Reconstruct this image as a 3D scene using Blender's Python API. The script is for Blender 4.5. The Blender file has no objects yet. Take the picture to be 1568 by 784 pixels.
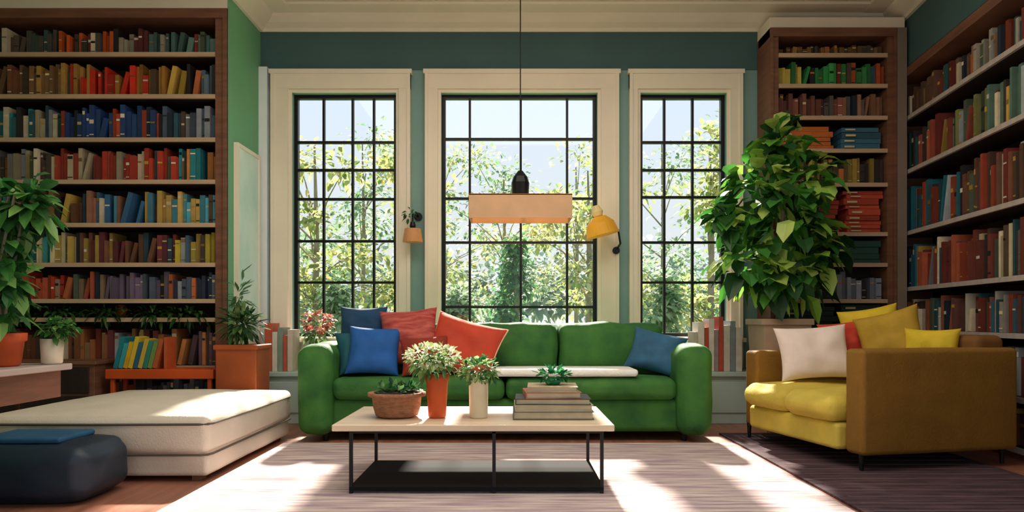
import bpy, math, random
from mathutils import Vector, Matrix, noise
R=random.Random(7)
def rad(a): return math.radians(a)
def lin(h):
    h=h.lstrip('#'); o=[]
    for i in (0,2,4):
        c=int(h[i:i+2],16)/255
        o.append(c/12.92 if c<=.04045 else ((c+.055)/1.055)**2.4)
    return (o[0],o[1],o[2],1)
def jit(c,a=.15):
    k=1+R.uniform(-a,a)
    return (min(1,c[0]*k),min(1,c[1]*k),min(1,c[2]*k),1)
MC={}
def mat(name,hexc,rough=.6,var=.12,scale=6,bump=.0,metal=0,stretch=(1,1,1),bscale=None,transl=0,attr=False,c2=None):
    if name in MC: return MC[name]
    m=bpy.data.materials.new(name); m.use_nodes=True; nt=m.node_tree; N=nt.nodes; L=nt.links
    b=N['Principled BSDF']; b.inputs['Roughness'].default_value=rough; b.inputs['Metallic'].default_value=metal
    tc=N.new('ShaderNodeTexCoord'); mp=N.new('ShaderNodeMapping'); mp.inputs['Scale'].default_value=stretch
    L.new(tc.outputs['Object'],mp.inputs['Vector'])
    nz=N.new('ShaderNodeTexNoise'); nz.inputs['Scale'].default_value=scale; nz.inputs['Detail'].default_value=4
    L.new(mp.outputs['Vector'],nz.inputs['Vector'])
    if attr:
        at=N.new('ShaderNodeAttribute'); at.attribute_name='Col'
        mx=N.new('ShaderNodeMixRGB'); mx.blend_type='MULTIPLY'; mx.inputs[0].default_value=var*2
        cr=N.new('ShaderNodeValToRGB'); cr.color_ramp.elements[0].position=.3; cr.color_ramp.elements[1].position=.7
        cr.color_ramp.elements[0].color=(.5,.5,.5,1)
        L.new(nz.outputs['Fac'],cr.inputs[0]); L.new(at.outputs['Color'],mx.inputs[1]); L.new(cr.outputs[0],mx.inputs[2])
        out=mx.outputs[0]
    else:
        c=lin(hexc); cr=N.new('ShaderNodeValToRGB')
        cr.color_ramp.elements[0].position=.3; cr.color_ramp.elements[1].position=.7
        a=tuple(x*(1-var) for x in c[:3])+(1,); d=tuple(min(1,x*(1+var)) for x in c[:3])+(1,)
        if c2: a=c; d=lin(c2)
        cr.color_ramp.elements[0].color=a; cr.color_ramp.elements[1].color=d
        L.new(nz.outputs['Fac'],cr.inputs[0]); out=cr.outputs[0]
    L.new(out,b.inputs['Base Color'])
    if bump:
        n2=N.new('ShaderNodeTexNoise'); n2.inputs['Scale'].default_value=bscale or scale*4; L.new(mp.outputs['Vector'],n2.inputs['Vector'])
        bp=N.new('ShaderNodeBump'); bp.inputs['Strength'].default_value=bump; bp.inputs['Distance'].default_value=.02
        L.new(n2.outputs['Fac'],bp.inputs['Height']); L.new(bp.outputs[0],b.inputs['Normal'])
    if transl:
        t=N.new('ShaderNodeBsdfTranslucent'); L.new(out,t.inputs['Color'])
        ms=N.new('ShaderNodeMixShader'); ms.inputs[0].default_value=transl
        L.new(b.outputs[0],ms.inputs[1]); L.new(t.outputs[0],ms.inputs[2]); L.new(ms.outputs[0],N['Material Output'].inputs['Surface'])
    MC[name]=m; return m
class MB:
    def __init__(s): s.v=[];s.f=[];s.m=[];s.c=[];s.mats=[]
    def mi(s,m):
        if m not in s.mats: s.mats.append(m)
        return s.mats.index(m)
    def add(s,vs,fs,m,col=None,M=None):
        o=len(s.v); i=s.mi(m)
        for p in vs:
            p=Vector(p)
            s.v.append(tuple(M@p) if M else tuple(p))
        for f in fs: s.f.append([o+k for k in f]); s.m.append(i); s.c.append(col or (1,1,1,1))
    def box(s,a,b,m,col=None,M=None):
        x0,y0,z0=a;x1,y1,z1=b
        vs=[(x0,y0,z0),(x1,y0,z0),(x1,y1,z0),(x0,y1,z0),(x0,y0,z1),(x1,y0,z1),(x1,y1,z1),(x0,y1,z1)]
        s.add(vs,[(0,3,2,1),(4,5,6,7),(0,1,5,4),(1,2,6,5),(2,3,7,6),(3,0,4,7)],m,col,M)
    def lathe(s,prof,m,c=(0,0,0),n=28,col=None,M=None,cap=True):
        vs=[];fs=[]
        for r,z in prof:
            for k in range(n):
                a=2*math.pi*k/n; vs.append((c[0]+r*math.cos(a),c[1]+r*math.sin(a),c[2]+z))
        for i in range(len(prof)-1):
            for k in range(n):
                k2=(k+1)%n; fs.append((i*n+k,i*n+k2,(i+1)*n+k2,(i+1)*n+k))
        if cap:
            fs.append(tuple(reversed(range(n)))); fs.append(tuple((len(prof)-1)*n+k for k in range(n)))
        s.add(vs,fs,m,col,M)
    def tube(s,pts,r,m,n=8,col=None):
        pts=[Vector(p) for p in pts]; vs=[];fs=[]
        rr=r if isinstance(r,(list,tuple)) else [r]*len(pts)
        for i,p in enumerate(pts):
            d=(pts[min(i+1,len(pts)-1)]-pts[max(i-1,0)]).normalized()
            u=d.orthogonal().normalized() if abs(d.z)>.99 else d.cross(Vector((0,0,1))).normalized()
            w=d.cross(u)
            for k in range(n):
                a=2*math.pi*k/n; vs.append(tuple(p+(u*math.cos(a)+w*math.sin(a))*rr[i]))
        for i in range(len(pts)-1):
            for k in range(n):
                k2=(k+1)%n; fs.append((i*n+k,i*n+k2,(i+1)*n+k2,(i+1)*n+k))
        fs.append(tuple(reversed(range(n)))); fs.append(tuple((len(pts)-1)*n+k for k in range(n)))
        s.add(vs,fs,m,col)
    def leaf(s,p,d,L,W,m,col,droop=.3):
        p=Vector(p); d=Vector(d).normalized(); up=Vector((R.uniform(-.4,.4),R.uniform(-.4,.4),1))
        side=d.cross(up)
        if side.length<.05: side=Vector((1,0,0))
        side.normalize(); nn=side.cross(d).normalized()
        dz=Vector((0,0,-droop*L))
        a=p+d*L*.35+nn*L*.05; b=p+d*L*.7+dz*.35; t=p+d*L+dz
        vs=[p,a-side*W*.45+nn*W*.12,a,a+side*W*.45+nn*W*.12,b-side*W*.42+nn*W*.1,b,b+side*W*.42+nn*W*.1,t]
        s.add(vs,[(0,2,1),(0,3,2),(1,2,5,4),(2,3,6,5),(4,5,7),(5,6,7)],m,col)
    def clump(s,c,r,n,L,W,m,cols,droop=.3,lo=.5):
        c=Vector(c)
        for i in range(n):
            while True:
                q=Vector((R.uniform(-1,1),R.uniform(-1,1),R.uniform(-1,1)))
                if .05<q.length<1: break
            q.normalize(); k=R.uniform(lo,1)
            pos=c+Vector((q.x*r[0],q.y*r[1],q.z*r[2]))*k
            d=q+Vector((R.uniform(-.7,.7),R.uniform(-.7,.7),R.uniform(-.6,.5)))
            l=L*R.uniform(.7,1.2); s.leaf(pos,d,l,W*R.uniform(.8,1.2),m,jit(lin(R.choice(cols)),.25),droop)
    def obj(s,name,parent=None,M=None,smooth=False,bevel=0):
        me=bpy.data.meshes.new(name); me.from_pydata(s.v,[],s.f)
        for m in s.mats: me.materials.append(m)
        me.polygons.foreach_set('material_index',s.m)
        ca=me.color_attributes.new('Col','FLOAT_COLOR','CORNER')
        dat=[]
        for p in me.polygons: dat+=list(s.c[p.index])*p.loop_total
        ca.data.foreach_set('color',dat)
        if smooth: me.polygons.foreach_set('use_smooth',[True]*len(me.polygons))
        me.update()
        o=bpy.data.objects.new(name,me); bpy.context.collection.objects.link(o)
        if M: o.matrix_world=M
        if parent: o.parent=parent
        if bevel:
            b=o.modifiers.new('bev','BEVEL'); b.width=bevel; b.segments=3; b.limit_method='ANGLE'
        return o
def empty(name,M=None):
    e=bpy.data.objects.new(name,None); e.empty_display_size=.1; bpy.context.collection.objects.link(e)
    if M: e.matrix_world=M
    return e
def rbox(name,a,b,r,m,puff=(0,0,0),parent=None,wr=.0,n=9,seam=None):
    a=Vector(a);b=Vector(b);c=(a+b)/2;h=(b-a)/2; r=min(r,h.x*.98,h.y*.98,h.z*.98)
    def ax(H):
        t=[-H+r-r*math.tan(rad(45*k/4)) for k in range(4,0,-1)]
        t+=[-(H-r)+2*(H-r)*k/n for k in range(n+1)]
        t+=[H-r+r*math.tan(rad(45*k/4)) for k in range(1,5)]
        return t
    A=[ax(h.x),ax(h.y),ax(h.z)]; vs={};V=[];F=[]
    sd=R.uniform(0,50)
    def idx(p):
        k=tuple(round(x,5) for x in p)
        if k in vs: return vs[k]
        q=Vector(p); inn=Vector([max(-(h[i]-r),min(h[i]-r,q[i])) for i in range(3)]); d=q-inn
        o=inn+d.normalized()*r if d.length>1e-6 else q
        u=[max(-1,min(1,q[i]/h[i])) for i in range(3)]
        for i in range(3):
            j,k2=(i+1)%3,(i+2)%3
            o[i]+=puff[i]*u[i]*(1-u[j]**2)*(1-u[k2]**2)
        if wr: o+=o.normalized()*wr*noise.noise(Vector((q.x*5+sd,q.y*5,q.z*5)))
        vs[k]=len(V);V.append(tuple(o+c));return vs[k]
    for i in range(3):
        j,k=(i+1)%3,(i+2)%3
        for sgn in(-1,1):
            for p in range(len(A[j])-1):
                for q in range(len(A[k])-1):
                    cs=[]
                    for (x,y) in((p,q),(p+1,q),(p+1,q+1),(p,q+1)):
                        pt=[0,0,0];pt[i]=sgn*h[i];pt[j]=A[j][x];pt[k]=A[k][y];cs.append(idx(pt))
                    if sgn<0: cs.reverse()
                    F.append(cs)
    mb=MB(); mb.add(V,F,m); return mb.obj(name,parent,smooth=True)
def pillow(name,c,w,h,t,tilt,yaw,roll,m,parent=None,piping=None):
    n=22;V=[];F=[];hx,hy=w/2,h/2;sd=R.uniform(0,90)
    def pt(u,v,s):
        x=hx*u*(1-.1*(1-v*v)*abs(u)); y=hy*v*(1-.1*(1-u*u)*abs(v))
        z=s*t/2*((1-u**4)*(1-v**4))**.55
        z+=s*.03*noise.noise(Vector((u*1.8+sd,v*1.8,s)))*(1-u*u)*(1-v*v)*1.6
        return (x,y,z)
    for s in(1,-1):
        o=len(V)
        for i in range(n+1):
            for j in range(n+1): V.append(pt(-math.cos(math.pi*i/n),-math.cos(math.pi*j/n),s))
        for i in range(n):
            for j in range(n):
                q=[o+i*(n+1)+j,o+(i+1)*(n+1)+j,o+(i+1)*(n+1)+j+1,o+i*(n+1)+j+1]
                F.append(q if s>0 else q[::-1])
    M=Matrix.Translation(c)@Matrix.Rotation(rad(yaw),4,'Z')@Matrix.Rotation(rad(tilt),4,'X')@Matrix.Rotation(rad(roll),4,'Z')
    mb=MB(); mb.add(V,F,m)
    if piping:
        pts=[]
        for k in range(n+1): pts.append(pt(-math.cos(math.pi*k/n),-1,0))
        for k in range(1,n+1): pts.append(pt(1,-math.cos(math.pi*k/n),0))
        for k in range(n-1,-1,-1): pts.append(pt(-math.cos(math.pi*k/n),1,0))
        for k in range(n-1,-1,-1): pts.append(pt(-1,-math.cos(math.pi*k/n),0))
        mb.tube(pts,.007,piping)
    o=mb.obj(name,None,smooth=True); o.matrix_world=M
    return o

# ---------------- materials
WALL=mat('wall_slate_green_paint','#80a3a0',.7,.05,2,.05)
WALLD=mat('wall_teal_paint_and_shade','#426467',.7,.06,2,.05)
WALLG=mat('wall_leaf_green_paint','#70ae84',.7,.06,2,.05)
CEIL=mat('ceiling_plaster','#ebe0ce',.8,.03,2,.03)
TRIM=mat('trim_cream_paint','#f2e6d4',.5,.03,3)
BENCH=mat('bench_sage_paint','#aac0ba',.6,.05,3)
STEEL=mat('black_steel','#0c0d11',.4,.1,10,metal=.3)
WOOD=mat('walnut_wood','#7c523e',.5,.25,3,.1,stretch=(1,1,8))
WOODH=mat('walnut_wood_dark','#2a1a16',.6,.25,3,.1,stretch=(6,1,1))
LIP=mat('shelf_edge_wood_lit','#c9aa8a',.5,.12,5,stretch=(.3,4,4))  # lighter tone paints the light caught by the shelf front edges
LIPB=mat('shelf_edge_grey','#bcaea4',.5,.12,5,stretch=(4,4,.3))
BOOK=mat('book_cloth','#ffffff',.6,.2,14,attr=True)
LEAF=mat('leaf_green','#ffffff',.4,.15,9,attr=True,transl=.4)
TREELEAF=mat('tree_leaf','#ffffff',.7,.1,3,attr=True,transl=.55)
BARK=mat('bark','#8f826f',.9,.2,8,.4)
SOIL=mat('soil','#2d211a',.95,.3,30,.4)
GREEN=mat('green_velvet','#1f5c26',.75,.22,5,.15,bscale=60,c2='#437f30')
YEL=mat('mustard_fabric','#88601a',.8,.12,5,.15,bscale=70)
YELS=mat('yellow_seat_fabric','#d6bd4c',.8,.12,5,.15,bscale=70)
CREAM=mat('cream_linen','#ddd2c0',.85,.06,4,.15,bscale=90)
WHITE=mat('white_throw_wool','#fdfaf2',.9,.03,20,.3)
DBLUE=mat('dark_blue_leather','#1b2b3a',.5,.25,4,.1)
TERRA=mat('terracotta','#c4501f',.6,.12,8,.08)
IVORY=mat('ivory_ceramic','#e6d9bd',.35,.06,8)
BASK=mat('woven_basket','#a87455',.8,.3,30,.5,stretch=(1,1,3))
MARB=mat('pale_oak_table_top','#ecd4b4',.35,.08,3,stretch=(1,6,1))

# ---------------- room shell
YB=6.9; CZ=3.85
mb=MB(); mb.box((-4.9,-.5,-.1),(4.2,7.15,0),mat('oak_floor','#a06a54',.4,.25,2.2,.05,stretch=(9,.6,1))); mb.obj('floor')
mb=MB(); mb.box((-4.9,-.5,CZ),(4.2,7.15,CZ+.1),CEIL); mb.obj('ceiling')
# unseen wall added behind the viewer, partly open, to cut the sky fill
mb=MB(); FW=mat('warm_plaster','#d8cbb4',.8,.04,2)
mb.box((-4.9,-.5,0),(-2.1,-.38,CZ),FW); mb.box((2.1,-.5,0),(4.2,-.38,CZ),FW); mb.box((-2.1,-.5,2.9),(2.1,-.38,CZ),FW); mb.obj('fill_cut_wall')
wins=[(-2.11,-1.11),(-.68,.82),(1.23,2.06)]; WZ0,WZ1=.78,3.12
mb=MB()
xs=[-2.41]+[v for w in wins for v in w]+[4.0]
for i in range(0,len(xs),2): mb.box((xs[i],YB,0),(xs[i+1],YB+.22,CZ),WALL)
for a,b in wins:
    mb.box((a,YB,WZ1),(b,YB+.22,CZ),WALL); mb.box((a,YB,0),(b,YB+.22,WZ0),WALL)
mb.obj('wall_back')
mb=MB(); mb.box((-2.41,YB-.012,3.34),(3.6,YB-.001,3.72),WALLD); mb.obj('wall_shade_band')  # thin darker sheet paints the shade on the wall above the windows
cols=[[(492-447)/160,(537-447)/160,(570-447)/160],[.18,.51,.81],[.3,.63]]
rws=[[215,258,303,368,432],[210,302,370,470],[215,258,300,370,432]]
outer=[(-2.30,-.97),(-.83,1.02),(1.12,2.20)]
GL=bpy.data.materials.new('window_glass'); GL.use_nodes=True
nt=GL.node_tree; nt.nodes.remove(nt.nodes['Principled BSDF'])
tr=nt.nodes.new('ShaderNodeBsdfTransparent'); gg=nt.nodes.new('ShaderNodeBsdfGlossy'); gg.inputs['Roughness'].default_value=.02
ms=nt.nodes.new('ShaderNodeMixShader'); ms.inputs[0].default_value=.04
nt.links.new(tr.outputs[0],ms.inputs[1]); nt.links.new(gg.outputs[0],ms.inputs[2]); nt.links.new(ms.outputs[0],nt.nodes['Material Output'].inputs['Surface'])
for i,(a,b) in enumerate(wins):
    e=empty('window_%d'%(i+1))
    m=MB(); oa,ob=outer[i]
    m.box((oa,YB-.05,WZ0-.3),(a-.03,YB-.002,3.32),TRIM); m.box((b+.03,YB-.05,WZ0-.3),(ob,YB-.002,3.32),TRIM)
    m.box((oa,YB-.052,WZ1+.03),(ob,YB-.002,3.32),TRIM); m.box((oa-.015,YB-.07,3.29),(ob+.015,YB-.002,3.33),TRIM)
    for x0,x1 in((oa,oa+.03),(ob-.03,ob)): m.box((x0,YB-.065,WZ0-.3),(x1,YB-.05,3.29),TRIM)
    m.box((oa,YB-.05,WZ0-.3),(ob,YB-.002,WZ0-.03),TRIM)
    m.box((oa-.02,YB-.1,WZ0-.05),(ob+.02,YB+.0,WZ0-.01),TRIM)
    for x0,x1 in((a-.03,a),(b,b+.03)): m.box((x0,YB-.025,WZ0-.03),(x1,YB-.001,WZ1+.03),TRIM)
    m.box((a,YB-.025,WZ1),(b,YB-.001,WZ1+.03),TRIM); m.box((a,YB-.025,WZ0-.03),(b,YB-.001,WZ0),TRIM)
    m.obj('casing',e)
    m=MB(); t=.035; y0,y1=YB+.06,YB+.12
    m.box((a,y0,WZ0),(a+t,y1,WZ1),STEEL);m.box((b-t,y0,WZ0),(b,y1,WZ1),STEEL);m.box((a+t,y0,WZ0),(b-t,y1,WZ0+t),STEEL);m.box((a+t,y0,WZ1-t),(b-t,y1,WZ1),STEEL)
    for c in cols[i]:
        x=a+c*(b-a); m.box((x-.011,y0+.01,WZ0),(x+.011,y1-.01,WZ1),STEEL)
    for r in rws[i]:
        z=.94+(490-r)/159.4; m.box((a,y0+.012,z-.012),(b,y1-.012,z+.012),STEEL)
    m.obj('steel_frame',e)
    m=MB(); m.add([(a,YB+.09,WZ0),(b,YB+.09,WZ0),(b,YB+.09,WZ1),(a,YB+.09,WZ1)],[(0,1,2,3)],GL); m.obj('glass',e)
mb=MB()
def crown(m,p,q,inn,dz=0):
    p=Vector(p);q=Vector(q);n=Vector(inn)
    prof=[(0,3.70),(.03,3.70),(.04,3.73),(.10,3.76),(.15,3.80),(.16,3.825),(.34,3.825),(.35,CZ-.003),(0,CZ-.003)]
    V=[]
    for base in(p,q):
        for o,z in prof: V.append((base.x+n.x*o,base.y+n.y*o,z-dz))
    k=len(prof); F=[(i,(i+1)%k,k+(i+1)%k,k+i) for i in range(k)]+[tuple(range(k))[::-1],tuple(range(k,2*k))]
    m.add(V,F,TRIM)
crown(mb,(-2.41,YB),(3.66,YB),(0,-1)); mb.obj('trim_1')
mb=MB(); crown(mb,(-2.41,6.15),(-2.41,YB-.03),(1,0),.004); mb.obj('trim_2')
T=math.atan(.1236); ux,uy=-math.sin(T),-math.cos(T)
nx,ny=-math.cos(T),math.sin(T)
P0=Vector((3.66,YB,0))
mb=MB(); p=P0+Vector((ux,uy,0))*.03; q=P0+Vector((ux,uy,0))*4.6
crown(mb,(p.x,p.y),(q.x,q.y),(nx,ny),.004); mb.obj('trim_3')
mb=MB(); mb.box((-2.62,6.56,0),(-2.411,7.1,CZ),WALLG); mb.box((-2.424,6.13,0),(-2.411,6.56,CZ),WALLG); mb.obj('wall_left_return')
mb=MB(); mb.box((-4.8,6.12,3.60),(-2.426,6.55,CZ-.002),CEIL); mb.obj('trim_4')
mb=MB(); mb.box((-4.9,-.38,0),(-4.72,6.6,CZ),WALLG); mb.obj('wall_left')
mb=MB(); mb.box((-4.72,6.56,0),(-2.62,6.7,CZ),WALLD); mb.obj('wall_left_rear')
mb=MB(); mb.box((-2.41,YB-.07,.47),(-2.33,YB-.001,3.35),mat('white_gloss','#eef4fa',.3,.02)); mb.obj('trim_5')
mb=MB(); mb.box((-2.41,6.5,0),(2.28,YB-.06,.43),BENCH); mb.box((-2.41,6.46,.43),(2.28,YB-.053,.47),BENCH)
for k in range(6):
    x=-2.3+k*.77; mb.box((x,6.485,.1),(x+.66,6.5,.38),BENCH)
mb.obj('window_bench',bevel=.006)
RM=Matrix.Translation(P0)@Matrix.Rotation(rad(-90)-T,4,'Z')
mb=MB(); mb.box((0,.36,0),(4.6,.5,CZ),WALLD); mb.box((0,0,3.26),(4.6,.36,CZ-.001),WALLD); mb.obj('wall_right',M=RM)

# ---------------- bookcases
ACC=['#d9c7a8','#2a2527','#7b2f26','#2c5962','#c9a24a','#a7aeb4','#3a2f2c','#8c3b22','#4d5a4a','#5a4638','#1f2c3c','#b9643a']
def bookcase(name,bname,W,shelves,top,D,M,rows,st=.1,lip=LIP,stacks={},bw=(.026,.052),mid=None,hk=(.64,.9),mix=.28,dark=1.0):
    m=MB()
    m.box((0,.0,0),(st,D,top),WOOD); m.box((W-st,0,0),(W,D,top),WOOD)
    m.box((st,D-.03,0),(W-st,D,top),WOODH); m.box((0,-.02,top-.08),(W,D-.03,top+.0),WOOD)
    m.box((-.0,-.02,0),(st*.35,0,top-.08),WOOD); m.box((W-st*.35,-.02,0),(W,0,top-.08),WOOD)
    m.box((st,.02,0),(W-st,.06,.08),WOOD)
    for z in shelves:
        m.box((st,.012,z-.036),(W-st,D-.03,z),WOODH); m.box((st,-.012,z-.036),(W-st,.012,z),lip)
    if mid:
        for x in mid: m.box((x-.02,0,0),(x+.02,D-.03,top),WOOD)
    m.obj(name,M=M)
    b=MB(); zs=list(shelves)+[top-.08]
    for i,z in enumerate(shelves):
        H=zs[i+1]-z-.04; pal=rows[i%len(rows)]
        if pal is None: continue
        x=st+.01; end=W-st-.01
        mode=stacks.get(i)
        if mode=='h':
            while x<end-.2:
                w=min(R.uniform(.4,.6),end-x); zz=z+.001; n=0
                while zz<z+H*R.uniform(.72,.95) and n<12:
                    t=R.uniform(.035,.06)
                    if zz+t>z+H: break
                    col=jit(lin(pal[int((x-st)/(W-2*st)*len(pal))%len(pal)]),.25); dx=R.uniform(0,.05)
                    b.box((x+dx,.03+R.uniform(0,.02),zz),(x+w-R.uniform(0,.05),D-.08,zz+t-.004),BOOK,col)
                    b.box((x+dx+.03,.025,zz+t*.3),(x+dx+.12,.032,zz+t*.6),BOOK,jit(lin('#d8c79a')))
                    zz+=t;n+=1
                x+=w+.03
            continue
        while x<end-.02:
            w=R.uniform(*bw); w=min(w,end-x)
            u=(x-st)/(W-2*st)*len(pal)+R.uniform(-1.1,1.1); c=lin(pal[int(max(0,min(len(pal)-1,u)))])
            if R.random()<mix: c=lin(R.choice(ACC))
            col=jit(c,.4); col=(col[0]*dark,col[1]*dark,col[2]*dark,1)
            h=H*R.uniform(*hk)
            if R.random()<.12: h=H*R.uniform(.5,.7)
            y0=.03+R.uniform(0,.05); dp=D-.08-R.uniform(0,.04)
            if R.random()<.06 and x+w+.14<end:
                a=R.uniform(8,16)
                Ml=Matrix.Translation((x+.004,0,z+.001+w*math.sin(rad(a))))@Matrix.Rotation(rad(a),4,'Y')
                b.box((0,y0,0),(w-.003,dp,h*.93),BOOK,col,Ml); x+=w*1.0+math.sin(rad(a))*h*.95; continue
            b.box((x,y0,z+.001),(x+w-.003,dp,z+h),BOOK,col)
            if R.random()<.45:
                lc=jit(lin(R.choice(['#e7d6a8','#c79a3c','#f0e6d2','#1f1b1c','#8a6a3a'])),.3); lc=(lc[0]*dark,lc[1]*dark,lc[2]*dark,1)
                p=R.uniform(.45,.86); q=R.uniform(.02,.12)
                b.box((x+.003,y0-.003,z+h*p),(x+w-.006,y0+.002,z+h*(p+q)),BOOK,lc)
                if R.random()<.5: b.box((x+.003,y0-.003,z+h*.12),(x+w-.006,y0+.002,z+h*.15),BOOK,lc)
            x+=w
            if R.random()<.04: x+=R.uniform(.02,.05)
    b.obj(bname,M=M)
Lrows=[
 ['#7a3b22','#a34a28','#5c3b35','#c4622f','#6b6f78','#3f4c5c','#8a8d93'],
 ['#8a4a2c','#5e4038','#a06038','#b08a60','#7a3a3a','#c48048','#5d4a52'],
 ['#2a3a24'],
 ['#b4472c','#c23a22','#b5533a','#a88b6c','#74617e','#80708a','#5a6478','#2e3a55'],
 ['#1f6a72','#3d8a8e','#cdbf98','#b99c4a','#7a4f38','#6f3038','#3d5468','#c9b23c'],
 ['#1d7e92','#b2552e','#7d5237','#9a6a52','#35638a','#4d86a0','#c9a55a','#4fa3b5'],
 ['#77736e','#5d4c46','#b9a88a','#a5402e','#c7b59a','#b43a22','#c27a34','#2a8c96'],
 ['#2c8a96','#c8b998','#3a5268','#2d4b8a','#25406e','#b04428','#8a8f96','#4a5a6c'],
 ['#7a4a30','#8a6440','#b88a44','#c0331c','#d22e1a','#a8742e','#d0a83a','#5d7484'],
 ['#5a4a42','#3c5a5c','#4a4440','#d25a22','#6e2f34','#8d8676','#4c6d68','#6d9088'],
]
MLeft=Matrix.Translation((-4.70,6.15,0))
bookcase('built_in_bookcase','shelf_books',2.27,[.10,.55,.96,1.12,1.43,1.77,2.14,2.50,2.87,3.23],3.60,.38,MLeft,[Lrows[0],Lrows[1],None]+Lrows[3:],st=.11,dark=.98,mix=.2)
Crows=[['#24302c','#3a2a24'],['#1f3a30','#24302c'],['#1f3a30','#2c4438'],['#222a30','#8a90a0'],['#1f4038','#28584a'],['#b0402c','#c04a30'],
 ['#b09238','#5c4a30','#a88a38','#3a3030'],['#c0642c','#c8743a','#3a6a80','#2f6078'],['#6a3a30','#8a5040','#6c6460','#9a6a50'],
 ['#c8b048','#2e8a48','#3a9a50','#d0602c','#3c8a4c','#b8502c'],['#6a4428','#8a6430','#4a4038','#7a5a38']]
MC2=Matrix.Translation((2.35,6.55,0))
bookcase('corner_bookcase','shelf_books',1.15,[.08,.45,.85,1.13,1.46,1.74,2.19,2.50,2.80,3.09,3.37],3.60,.33,MC2,Crows,st=.08,stacks={0:'h',1:'h',2:'h',4:'h',5:'h',7:'h'},mix=.1)
Rr=[['#6a4a3a','#8a6a50','#b0a898','#7a3a2c','#38505c'],
 ['#8a6050','#c8c0b0','#6a5048','#a8a8a8','#7a3a2c','#5a4638','#9a7a60'],
 ['#9a5a40','#c8bca8','#7a4a40','#b8b0a8','#3a5a6c','#7a5a48','#a04830','#8a8a90'],
 ['#2a6a80','#b0583a','#7a3a30','#c8b890','#5a4a42','#3a5060','#c0503a','#8a6a40'],
 ['#1f6a78','#a0402c','#6a4a38','#7a4a38','#8a9a70','#c8c0b0','#9a3a2c','#6a4a3a'],
 ['#a04a38','#8a8a50','#5a7a68','#c0b898','#8a3a34','#8a6a38','#7a8a8c']]
bookcase('wall_bookcase','shelf_books',4.4,[.08,.42,.85,1.24,1.75,2.31,2.80],3.24,.34,RM@Matrix.Translation((.05,0,0)),Rr,st=.06,lip=LIPB,bw=(.028,.055),hk=(.6,.86),mix=.4,dark=.95)
mb=MB(); mb.box((3.505,6.53,0),(3.59,6.60,3.60),mat('taupe_paint','#8a7a6c',.6,.05)); mb.obj('trim_6')
mb=MB(); mb.box((2.35,6.55,3.60),(3.58,6.88,3.70),TRIM); mb.obj('trim_7')

mb=MB(); A=mat('side_glass_light_tint','#b4e0d4',.4,.1,2.2,c2='#f2fcf8',stretch=(1,1,.6))
mb.box((-2.41,6.25,.75),(-2.38,6.74,2.45),A)  # panel added in place of side glass, its reflected light painted pale
for y0,y1,z0,z1 in((6.22,6.25,.72,2.48),(6.74,6.77,.72,2.48),(6.25,6.74,.72,.75),(6.25,6.74,2.45,2.48)): mb.box((-2.41,y0,z0),(-2.37,y1,z1),TRIM)
mb.obj('side_glass_stand_in')

# ---------------- rugs
RUG=mat('pale_rug','#a98c9c',.95,.1,3.2,.5,stretch=(.8,8,1),bscale=40,c2='#f3e2d8')
mb=MB(); mb.box((-1.72,2.2,.001),(1.66,5.42,.014),RUG); mb.obj('area_rug')
DR=mat('plum_rug','#2b1a22',.95,.1,4,.3,stretch=(1,6,1),c2='#5b4048')
mb=MB(); mb.box((1.70,2.4,.001),(3.05,5.9,.014),DR)
for k in range(24): mb.box((1.76,2.5+k*.14,.0141),(2.99,2.515+k*.14,.016),mat('plum_rug_stripe','#6b5158',.95))
mb.obj('striped_rug')

# ---------------- green sofa
S=empty('green_sofa')
rbox('base',(-1.50,5.56,.07),(1.38,6.40,.33),.05,GREEN,parent=S)
for nm,x0,x1 in(('arm_1',-1.65,-1.38),('arm_2',1.27,1.54)):
    rbox(nm,(x0,5.47,.06),(x1,6.42,.74),.085,GREEN,parent=S,puff=(.015,.02,.02),wr=.012)
rbox('back',(-1.40,6.20,.30),(1.29,6.42,.84),.08,GREEN,parent=S)
for k in range(3):
    x0=-1.385+k*.887
    rbox('back_cushion_%d'%(k+1),(x0,5.98,.46),(x0+.88,6.23,.905),.07,GREEN,puff=(0,.04,.015),parent=S,wr=.02)
for k in range(2):
    x0=-1.385+k*1.332
    rbox('seat_cushion_%d'%(k+1),(x0,5.50,.325),(x0+1.325,6.06,.49),.06,GREEN,puff=(0,.02,.015),parent=S,wr=.01)
for k,(x,y) in enumerate(((-1.45,5.6),(1.34,5.6),(-1.45,6.3),(1.34,6.3))):
    m=MB(); m.lathe([(.02,0),(.03,.08)],STEEL,(x,y,.0)); m.obj('leg_%d'%(k+1),S)
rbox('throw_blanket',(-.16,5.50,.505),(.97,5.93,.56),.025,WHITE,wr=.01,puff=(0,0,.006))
BL=mat('blue_fabric','#1c5ca8',.8,.12,8,.1); NV=mat('navy_fabric','#1b4468',.8,.15,8,.1); TL=mat('teal_fabric','#155a66',.8,.2,8,.1)
RD=mat('rose_fabric','#a03030',.8,.15,8,.1,c2='#cf6a5c',stretch=(1,6,1)); OR=mat('orange_fabric','#c8442a',.8,.15,6,.1); SB=mat('steel_blue_fabric','#2f6284',.8,.2,8,.1)
pillow('throw_pillow',(-1.245,6.0,.86),.40,.40,.12,75,0,0,NV)
pillow('throw_pillow',(-1.23,5.80,.68),.36,.36,.15,68,20,4,TL)
pillow('throw_pillow',(-1.10,5.72,.695),.42,.41,.16,66,6,-3,BL)
pillow('throw_pillow',(-.84,5.86,.80),.48,.48,.17,74,-4,5,RD)
pillow('throw_pillow',(-.39,5.80,.72),.60,.48,.19,68,-8,-16,OR,piping=mat('peach_piping','#f3c9a4',.7))
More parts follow.
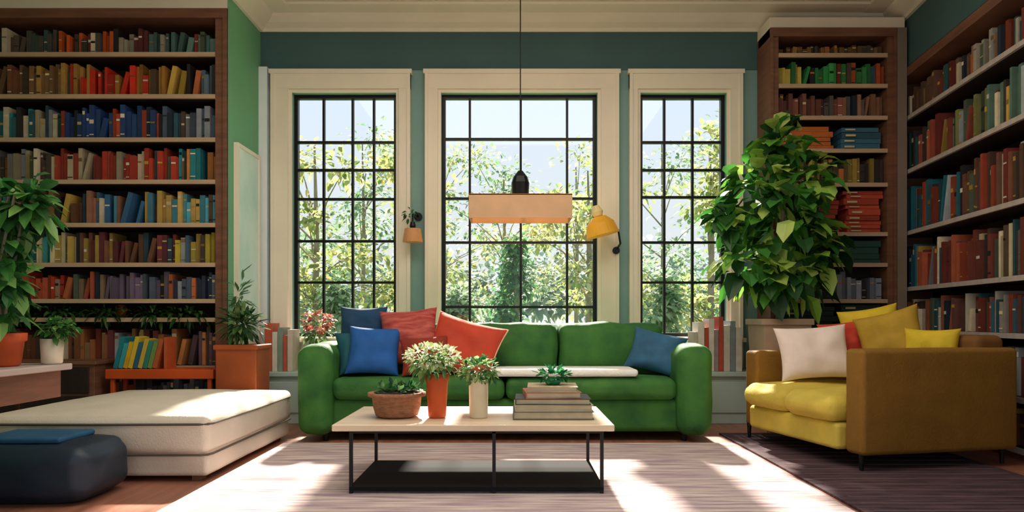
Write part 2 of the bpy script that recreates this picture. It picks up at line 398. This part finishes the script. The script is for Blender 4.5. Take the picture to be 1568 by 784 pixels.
pillow('throw_pillow',(-.68,5.68,.66),.40,.33,.14,60,5,5,mat('brick_fabric','#8f2f1c',.8,.15,8,.1))
pillow('throw_pillow',(1.17,5.84,.68),.44,.36,.15,66,-14,-14,SB)

# ---------------- coffee table
E=empty('coffee_table')
m=MB(); m.box((-.955,3.80,.35),(.543,4.62,.385),MARB); m.obj('top',E,bevel=.006)
m=MB()
for x in(-.86,.48):
    for y in(3.84,4.55): m.box((x-.009,y-.009,.0145),(x+.009,y+.009,.35),STEEL)
m.box((-.105,3.832,.0145),(-.087,3.848,.35),STEEL)
for y in(3.84,4.55): m.box((-.86,y-.008,.335),(.48,y+.008,.35),STEEL)
for x in(-.86,.48): m.box((x-.008,3.84,.335),(x+.008,4.55,.35),STEEL)
m.obj('legs',E)
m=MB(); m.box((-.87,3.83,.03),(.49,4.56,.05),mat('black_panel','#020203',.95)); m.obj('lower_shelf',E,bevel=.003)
TZ=.386
def pot(name,c,prof,m,soil=None):
    e=empty(name); k=MB(); k.lathe(prof,m,c,n=36); o=k.obj('pot',e)
    for p in o.data.polygons: p.use_smooth=len(p.vertices)==4
    s=MB(); rr=(soil if soil else prof[-1][0]*.9); s.lathe([(rr,-.002),(rr*.9,.006)],SOIL,(c[0],c[1],c[2]+prof[-1][1]),n=24); s.obj('soil',e)
    return e
e=pot('succulent_bowl',(-.66,4.12,TZ),[(.09,0),(.12,.01),(.135,.06),(.14,.115),(.165,.12),(.165,.14),(.15,.14)],BASK)
m=MB(); G1=['#2f6a3a','#4c8a4a','#28583a','#6a9a58']
for k in range(7):
    a=k*.9; m.clump((-.66+.08*math.cos(a),4.12+.07*math.sin(a),TZ+.15),(.045,.045,.02),20,.05,.03,LEAF,G1,droop=-.2)
m.obj('leaves',e)
e=pot('potted_white_flowers',(-.425,4.08,TZ),[(.045,0),(.05,.01),(.062,.2),(.068,.215),(.07,.25),(.062,.25)],TERRA)
m=MB(); 
for k in range(14):
    a=R.uniform(0,6.28); r=R.uniform(.02,.12); m.tube([(-.425,4.08,TZ+.24),(-.43+r*.5*math.cos(a),4.08+r*.5*math.sin(a),TZ+.3),(-.44+r*math.cos(a),4.08+r*math.sin(a),TZ+.37)],.003,LEAF,n=5,col=lin('#5f8a4a'))
m.clump((-.44,4.08,TZ+.30),(.13,.11,.05),130,.06,.03,LEAF,['#3f7a3e','#6a9a50','#9ab870'])
m.clump((-.45,4.08,TZ+.345),(.155,.13,.065),420,.03,.022,LEAF,['#e6ecc8','#c4d49a','#f2f2dc','#a9c07c'],lo=.8,droop=0)
m.obj('blossoms',e)
e=pot('potted_herb',(-.19,4.08,TZ),[(.048,0),(.052,.01),(.056,.2),(.06,.205),(.06,.215),(.052,.215)],IVORY)
m=MB(); m.clump((-.19,4.08,TZ+.27),(.11,.10,.065),260,.045,.025,LEAF,['#4f8a48','#87b06a','#2f6a3a','#b4c88a'],lo=.4,droop=.1); m.obj('leaves',e)
m=MB(); z=TZ+.001
for (x0,x1,t,c,a) in((.005,.455,.045,'#6f6a5c',0),(.015,.45,.035,'#c9bfa4',1),(.02,.44,.035,'#4a4a44',-1),(.07,.38,.035,'#b0745a',3),(.09,.37,.03,'#c9b08c',-2)):
    M=Matrix.Translation(((x0+x1)/2,4.12,z))@Matrix.Rotation(rad(a),4,'Z'); w=(x1-x0)/2; c=lin(c)
    m.box((-w,-.14,0),(w,.14,.005),BOOK,c,M); m.box((-w,-.14,t-.005),(w,.14,t),BOOK,c,M); m.box((-w,-.14,.005),(-w+.006,.14,t-.005),BOOK,c,M)
    m.box((-w+.006,-.132,.005),(w-.008,.132,t-.005),BOOK,lin('#d6c8a8'),M); z+=t+.0005
m.obj('coffee_table_books')
e=pot('small_succulent',(.235,4.12,z+.0005),[(.035,0),(.05,.02),(.052,.03),(.047,.03)],mat('green_ceramic','#2f8a5a',.3))
m=MB(); m.clump((.235,4.12,z+.058),(.075,.07,.02),90,.05,.03,LEAF,['#2f9a5c','#1f6a44','#52b070'],droop=-.15); m.obj('leaves',e)

# ---------------- ottoman
E=empty('upholstered_ottoman')
rbox('base',(-3.05,4.17,.03),(-1.765,5.70,.165),.03,CREAM,parent=E,wr=.004)
rbox('cushion',(-3.07,4.14,.16),(-1.75,5.72,.385),.045,CREAM,parent=E,puff=(.015,.015,.055),wr=.006,n=14)
m=MB()
P=mat('taupe_piping','#5a5248',.8)
for z in(.338,.162):
    m.tube([(-3.0,4.134,z),(-2.4,4.124 if z>.2 else 4.135,z),(-1.80,4.137,z),(-1.757,4.155,z),(-1.745,4.2,z),(-1.736 if z>.2 else -1.748,4.93,z),(-1.748,5.66,z)],.007,P)
m.obj('piping',E)
m=MB()
for x in(-2.98,-1.85):
    for y in(4.25,5.62): m.box((x-.03,y-.03,0),(x+.03,y+.03,.05),WOOD)
m.obj('feet',E)
E=empty('leather_pouf')
rbox('body',(-3.0,3.60,.015),(-2.15,4.08,.29),.08,DBLUE,parent=E,puff=(.02,.02,.03),wr=.02)
rbox('folded_cloth',(-2.75,3.68,.305),(-2.32,4.0,.335),.013,mat('blue_cloth','#1f5478',.8,.2,6),parent=E,wr=.01)

# ---------------- side table with plants
E=empty('side_table'); 
m=MB(); TW=mat('pale_table_top','#b9a9a0',.4,.1,4)
m.box((-2.85,3.0,.70),(-2.14,3.5,.73),TW); m.obj('top',E,bevel=.006)
m=MB(); m.box((-2.81,3.03,.57),(-2.18,3.47,.70),WOOD)
for k in range(21): m.box((-2.80+k*.03,3.022,.575),(-2.785+k*.03,3.03,.695),WOODH)
m.lathe([(.2,0),(.2,.02),(.04,.05),(.035,.5),(.06,.57)],STEEL,(-2.55,3.25,0)); m.obj('frame',E)
e=pot('potted_fig',(-2.31,3.25,.731),[(.065,0),(.075,.01),(.088,.11),(.098,.115),(.1,.15),(.088,.15)],TERRA)
m=MB(); GD=['#37783a','#58994a','#285a2c','#8abc62','#44883f']
for k in range(6):
    a=k; m.tube([(-2.31,3.25,.87),(-2.31+.05*math.cos(a),3.25+.05*math.sin(a),1.15),(-2.27+.07*math.cos(a*1.3),3.25+.07*math.sin(a),1.5)],.006,BARK,n=6)
for c,r in(((-2.27,3.25,1.46),(.11,.10,.1)),((-2.33,3.25,1.3),(.15,.15,.15)),((-2.17,3.25,1.45),(.05,.07,.11)),((-2.32,3.25,1.12),(.13,.14,.12)),((-2.34,3.25,.98),(.12,.12,.08))):
    m.clump(c,r,75,.11,.06,LEAF,GD,lo=.3)
m.obj('foliage',e)
e=pot('potted_ivy',(-2.19,3.42,.731),[(.04,0),(.045,.008),(.05,.12),(.044,.12)],IVORY)
m=MB(); m.clump((-2.17,3.42,.90),(.08,.06,.045),110,.045,.03,LEAF,GD,lo=.3); m.obj('foliage',e)

# ---------------- items before left bookcase
m=MB(); OB=mat('orange_lacquer','#d2541e',.35,.1,4)
m.box((-3.3,5.82,.46),(-2.42,6.09,.54),OB)
for x in(-3.27,-2.48):
    for y in (5.84,6.03): m.box((x,y,0),(x+.035,y+.035,.46),OB)
m.obj('orange_bench',bevel=.008)
m=MB(); m.box((-4.55,5.78,.08),(-3.36,6.09,.58),WOOD); m.box((-4.58,5.76,.58),(-3.34,6.10,.61),WOOD)
for x in(-4.52,-3.95):
    m.box((x,5.765,.12),(x+.55,5.78,.33),WOODH); m.box((x,5.765,.35),(x+.55,5.78,.56),WOODH)
    m.lathe([(.015,0),(.015,.02)],STEEL,(0,0,0),M=Matrix.Translation((x+.28,5.765,.45))@Matrix.Rotation(rad(90),4,'X'))
for x in(-4.52,-3.44): m.box((x,5.82,0),(x+.05,5.87,.08),WOOD); m.box((x,6.02,0),(x+.05,6.07,.08),WOOD)
m.obj('low_dresser',bevel=.005)
m=MB(); x=-3.28
for c in['#1f8a96','#3ab0b4','#e0b22c','#e8c83a','#2c6a8a','#d8b84a','#2f8a7a','#7a9a50','#c06030']:
    M=Matrix.Translation((x+.02,5.95,.551))@Matrix.Rotation(rad(14),4,'Y')
    m.box((0,-.08,0),(.035,.08,.24*R.uniform(.8,1.1)),BOOK,lin(c),M); x+=.04
m.box((x+.075,-.08+5.95,.5405),(x+.1,5.95+.08,.80),BOOK,lin('#c85a2a'))
m.obj('leaning_books')
E=empty('planter_with_bushes')
m=MB(); BR=mat('rust_leather','#a34e22',.5,.2,4)
m.box((-2.38,5.76,0),(-2.05,6.08,.72),BR); m.box((-2.395,5.745,.70),(-2.035,6.095,.74),BR); m.obj('planter',E,bevel=.01)
m=MB(); m.clump((-2.22,5.90,.90),(.14,.10,.14),160,.13,.035,LEAF,['#5f8a4a','#3a6a38','#8aa86a','#2f5530'],lo=.1,droop=.1)
m.clump((-2.25,5.90,1.12),(.07,.06,.22),45,.12,.03,LEAF,['#7aa87a','#5f8a5a'],lo=.1,droop=0); m.obj('foliage',E)
m=MB()
for x in(-4.3,-3.9,-3.5,-3.1,-2.8): m.clump((x,6.17,.99),(.2,.08,.05),60,.09,.035,LEAF,['#2f5a2a','#4a7434','#24461f'],lo=.1,droop=.5)
o=m.obj('trailing_ivy')
m=MB(); m.lathe([(.05,0),(.03,.02),(.05,.07),(.025,.11)],TERRA,(-3.45,6.35,.965)); m.obj('clay_vase')

# ---------------- bench items
m=MB(); x=-2.26
for c,h,t in(('#d2623a',.44,.07),('#e8ddd0',.36,.05),('#8a9a8c',.4,.05),('#c05a4a',.33,.04),('#d8c8b8',.38,.05)):
    m.box((x,6.56,.471),(x+t-.004,6.78,.471+h),BOOK,lin(c)); x+=t
m.obj('bench_books')
e=pot('pink_flower_pot',(-1.80,6.64,.471),[(.06,0),(.08,.18),(.085,.22),(.07,.22)],IVORY)
m=MB(); m.clump((-1.80,6.64,.84),(.13,.11,.12),120,.07,.03,LEAF,['#4a7a48','#7aa06a']); m.clump((-1.80,6.64,.93),(.14,.11,.09),130,.045,.04,LEAF,['#e08a7a','#f0b4a4','#c85a50'],lo=.7); m.obj('blooms',e)
m=MB(); x=1.66
for c,h,t in(('#c8b8b0',.36,.04),('#e8e0d8',.45,.06),('#b84a3c',.4,.04),('#e0d8d0',.48,.05),('#a08a8c',.38,.04),('#c04a3a',.5,.045),('#d8d0c8',.42,.06),('#8a9aa0',.46,.05),('#e8dcd0',.4,.06)):
    m.box((x,6.56,.471),(x+t-.004,6.78,.471+h),BOOK,lin(c)); x+=t
m.obj('bench_books')

# ---------------- big plant
PX,PY=2.28,6.14
E=empty('fiddle_leaf_fig')
m=MB(); TP=mat('taupe_planter','#b39a82',.6,.12,5)
m.add([(PX-.16,PY-.16,0),(PX+.16,PY-.16,0),(PX+.16,PY+.16,0),(PX-.16,PY+.16,0),(PX-.2,PY-.2,.93),(PX+.2,PY-.2,.93),(PX+.2,PY+.2,.93),(PX-.2,PY+.2,.93)],[(0,3,2,1),(4,5,6,7),(0,1,5,4),(1,2,6,5),(2,3,7,6),(3,0,4,7)],TP)
m.box((PX-.215,PY-.215,.90),(PX+.215,PY+.215,.95),TP); m.box((PX-.18,PY-.18,.95),(PX+.18,PY+.18,.953),SOIL); m.obj('planter',E,bevel=.01)
clumps=[((2.24,6.0,2.40),.18),((2.42,6.0,2.12),.26),((2.06,5.98,2.03),.25),((2.27,5.95,1.78),.35),((2.52,6.0,1.58),.22),((1.92,5.95,1.45),.24),((2.38,5.98,1.34),.24),((2.16,5.98,1.28),.15),((1.80,5.98,1.78),.12)]
m=MB()
m.tube([(PX,PY,.93),(2.28,6.08,1.3),(2.26,6.0,1.8),(2.24,6.0,2.4)],[.03,.025,.02,.008],BARK)
for c,r in clumps: m.tube([(2.27,6.05,1.25 if c[2]<1.8 else 1.5),((2.27+c[0])/2,6.03,(1.4+c[2])/2),c],[.015,.01,.006],BARK,n=6)
m.obj('trunk',E)
m=MB(); FG=['#478c36','#64a83e','#32682c','#8fc24c','#b4d662','#4c9440','#cde67a','#25542a']
for c,r in clumps: m.clump(c,(r*.85,r*.8,r),int(50+430*r*r),.19,.14,LEAF,FG,lo=.35,droop=.35)
m.obj('leaves',E)

# ---------------- yellow sofa
YM=Matrix.Translation((2.13,4.36,0))@Matrix.Rotation(rad(12.5),4,'Z')
E=empty('mustard_sofa')
LN,DP=1.38,1.15
BZ=mat('bronze_fabric','#7a4f1e',.8,.15,5)
rbox('base',(.06,.04,.12),(DP,LN-.04,.30),.03,YEL,parent=E)
rbox('arm_1',(.0,0,.11),(DP,.17,.76),.03,YEL,parent=E,puff=(0,.008,.004))
rbox('arm_2',(.02,LN-.17,.11),(DP,LN,.70),.03,YEL,parent=E,puff=(0,.008,.004))
rbox('back',(DP-.22,.1,.11),(DP+.01,LN-.1,.84),.05,BZ,parent=E)
for k in range(2):
    y0=.175+k*.518
    rbox('seat_cushion_%d'%(k+1),(-.10,y0,.295),(DP-.23,y0+.512,.46),.07,YELS,puff=(.04,0,.03),parent=E,wr=.014)
rbox('front_rail',(-.05,.175,.12),(.10,LN-.175,.29),.03,YELS,parent=E)
for k,(x,y) in enumerate(((.03,.05),(.03,LN-.05),(DP-.08,.05),(DP-.08,LN-.05))):
    m=MB(); m.lathe([(.012,0.016),(.018,.13)],STEEL,(x,y,0)); m.obj('leg_%d'%(k+1),E)
E.matrix_world=YM
def ploc(x,y,z): return tuple(YM@Vector((x,y,z)))
pillow('throw_pillow',ploc(.30,.90,.70),.52,.42,.16,68,-8,4,mat('blush_fabric','#f0ddd2',.85,.06,8,.1))
pillow('throw_pillow',ploc(.62,.96,.76),.36,.36,.13,72,-10,8,mat('coral_fabric','#c8402c',.8,.12,8,.1))
pillow('throw_pillow',ploc(.74,.64,.80),.44,.44,.16,72,-40,16,mat('gold_fabric','#b08c26',.8,.15,8,.1))
pillow('throw_pillow',ploc(.80,.92,.84),.42,.42,.14,72,-30,10,mat('sunflower_fabric','#d8b828',.8,.12,8,.1))
pillow('throw_pillow',ploc(.80,.34,.72),.34,.34,.13,75,-40,0,MC['sunflower_fabric'])

# ---------------- light fixtures
E=empty('pendant_lamp'); PXL,PYL=.07,6.0
m=MB(); m.tube([(PXL,PYL,2.13),(PXL,PYL,CZ-.02)],.005,STEEL); m.lathe([(.05,0),(.05,.018)],STEEL,(PXL,PYL,CZ-.02)); 
m.lathe([(.035,0),(.07,.02),(.075,.12),(.06,.17),(.02,.22)],STEEL,(PXL,PYL,1.965),n=12); m.obj('cord_and_cap',E)
m=MB(); SH=mat('linen_shade','#ecc8a0',.8,.06,6,.1,transl=.3)
x0,x1,y0,y1,z0,z1=PXL-.42,PXL+.42,PYL-.17,PYL+.17,1.77,1.965
m.box((x0,y0,z0),(x1,y0+.01,z1),SH);m.box((x0,y1-.01,z0),(x1,y1,z1),SH);m.box((x0,y0+.01,z0),(x0+.01,y1-.01,z1),SH);m.box((x1-.01,y0+.01,z0),(x1,y1-.01,z1),SH)
m.box((x0,y0,z1-.008),(x1,y1,z1+.002),SH); m.obj('shade',E)
E=empty('wall_sconce')
m=MB(); m.lathe([(.04,0),(.04,.02)],STEEL,M=Matrix.Translation((-.90,YB,1.93))@Matrix.Rotation(rad(90),4,'X'))
m.tube([(-.90,YB-.01,1.93),(-.91,YB-.1,1.96),(-.93,YB-.17,1.93),(-.93,YB-.17,1.80)],.009,STEEL); m.lathe([(.02,0),(.03,.03),(.02,.07)],STEEL,(-.93,YB-.17,1.79)); m.obj('arm',E)
m=MB(); m.lathe([(.095,0),(.075,.125),(.03,.13)],mat('peach_shade','#e8ac74',.6,.08,6,transl=.3),(-.93,YB-.17,1.67)); m.obj('shade',E)
m=MB(); m.clump((-.96,YB-.17,1.93),(.05,.04,.05),20,.05,.03,LEAF,G1); m.obj('sprig',E)
E=empty('wall_sconce')
m=MB(); m.tube([(.99,YB-.05,1.60),(1.02,YB-.14,1.66),(.99,YB-.2,1.78),(.88,YB-.25,1.86),(.78,YB-.25,1.92)],.010,STEEL)
m.lathe([(.035,0),(.035,.015)],STEEL,M=Matrix.Translation((.99,YB-.065,1.60))@Matrix.Rotation(rad(90),4,'X')); m.obj('arm',E)
m=MB(); MM=Matrix.Translation((.82,YB-.27,1.80))@Matrix.Rotation(rad(-14),4,'Y')
m.lathe([(.155,-.08),(.13,.03),(.07,.09),(.03,.1)],mat('yellow_shade','#f6c23a',.5,.08,6,transl=.3),M=MM); m.lathe([(.04,.1),(.055,.14),(.03,.2)],mat('cream_finial','#e8d49a',.6),M=MM); m.obj('shade',E)

# ---------------- outdoors
m=MB(); m.box((-30,7.2,-.3),(30,60,-.25),mat('lawn','#7f9a62',.9,.2,1.5)); m.obj('lawn')
def tree(x,y,h,w,cols,n=1500,L=.20,con=False):
    m=MB(); m.tube([(x,y,-.249),(x+.05,y,h*.5),(x,y,h*.9)],[.09,.06,.02],BARK)
    if con:
        for k in range(9):
            a=R.uniform(0,6.28); t=k/8; rr=w*.5*(1-t)
            m.clump((x+rr*math.cos(a),y+rr*math.sin(a),.2+t*(h-.4)),(w*(.8-t*.5),w*(.8-t*.5),.35),int(n/11),L*.8,L*.5,TREELEAF,cols,lo=.1,droop=.3)
    else:
        for k in range(14):
            a=R.uniform(0,6.28); rr=w*R.uniform(.1,1.0); z=h*R.uniform(.18,.97); c=(x+rr*math.cos(a),y+rr*math.sin(a),z)
            m.tube([(x,y,z*.7),(x+rr*.5*math.cos(a),y+rr*.5*math.sin(a),z*.88),c],[.03,.015,.006],BARK,n=5)
            m.clump(c,(w*.5,w*.5,w*.24),n//14,L,L*.6,TREELEAF,cols,lo=.1,droop=.1)
    m.obj('garden_tree')
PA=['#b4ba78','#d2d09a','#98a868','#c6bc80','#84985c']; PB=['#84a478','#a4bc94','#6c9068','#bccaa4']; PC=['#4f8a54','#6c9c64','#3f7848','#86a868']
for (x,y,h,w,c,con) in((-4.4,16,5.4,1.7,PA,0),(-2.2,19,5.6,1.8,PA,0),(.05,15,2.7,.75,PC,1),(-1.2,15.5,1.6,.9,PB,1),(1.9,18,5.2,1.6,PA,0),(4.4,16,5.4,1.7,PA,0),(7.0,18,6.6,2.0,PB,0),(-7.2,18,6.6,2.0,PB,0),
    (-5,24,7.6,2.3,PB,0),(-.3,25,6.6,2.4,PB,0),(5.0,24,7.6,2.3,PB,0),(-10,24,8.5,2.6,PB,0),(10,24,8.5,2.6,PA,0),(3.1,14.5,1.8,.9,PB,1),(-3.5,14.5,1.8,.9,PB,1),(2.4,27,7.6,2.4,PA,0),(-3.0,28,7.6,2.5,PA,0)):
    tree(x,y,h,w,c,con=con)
m=MB()
for k in range(40): m.clump((-20+k,32+R.uniform(-.5,.5),2.2),(1.2,.5,2.2+R.uniform(0,1.6)),160,.5,.35,TREELEAF,['#a8b8a8','#bccabc','#94aa9c','#a4b8b8'],lo=.1)  # pale grey-green leaf tones paint in the distant haze
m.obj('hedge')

# ---------------- lights, world
w=bpy.data.worlds.new('sky'); bpy.context.scene.world=w; w.use_nodes=True; nt=w.node_tree; bg=nt.nodes['Background']
tc=nt.nodes.new('ShaderNodeTexCoord'); sp=nt.nodes.new('ShaderNodeSeparateXYZ'); cr=nt.nodes.new('ShaderNodeValToRGB')
nt.links.new(tc.outputs['Generated'],sp.inputs[0]); nt.links.new(sp.outputs['Z'],cr.inputs[0]); nt.links.new(cr.outputs[0],bg.inputs['Color'])
cr.color_ramp.elements[0].position=0; cr.color_ramp.elements[0].color=(.54,.55,.52,1)
cr.color_ramp.elements[1].position=.45; cr.color_ramp.elements[1].color=(.46,.58,.74,1)
bg.inputs['Strength'].default_value=1.6
sl=bpy.data.lights.new('sun','SUN'); sl.energy=17; sl.angle=rad(2.5); sl.color=(1,.90,.77)
so=bpy.data.objects.new('sun',sl); bpy.context.collection.objects.link(so)
so.rotation_euler=Vector((.01,-.8,-.6)).to_track_quat('-Z','Y').to_euler()
def area(name,loc,size,e,col,rot):
    l=bpy.data.lights.new(name,'AREA'); l.shape='RECTANGLE'; l.size,l.size_y=size; l.energy=e; l.color=col
    o=bpy.data.objects.new(name,l); bpy.context.collection.objects.link(o); o.location=loc; o.rotation_euler=rot
area('room_fill_light',(0,3.5,3.8),(4,2.5),100,(1,.91,.80),(0,0,0))  # added fill lamp below the ceiling, only brightens the room

cam=bpy.data.cameras.new('camera'); co=bpy.data.objects.new('camera',cam); bpy.context.collection.objects.link(co)
co.location=(0,0,.94); co.rotation_euler=(rad(90),0,0); cam.sensor_width=36; cam.lens=36*1100/1568; cam.shift_y=.0625
bpy.context.scene.camera=co
vs=bpy.context.scene.view_settings; vs.view_transform='Standard'; vs.look='None'; vs.exposure=0
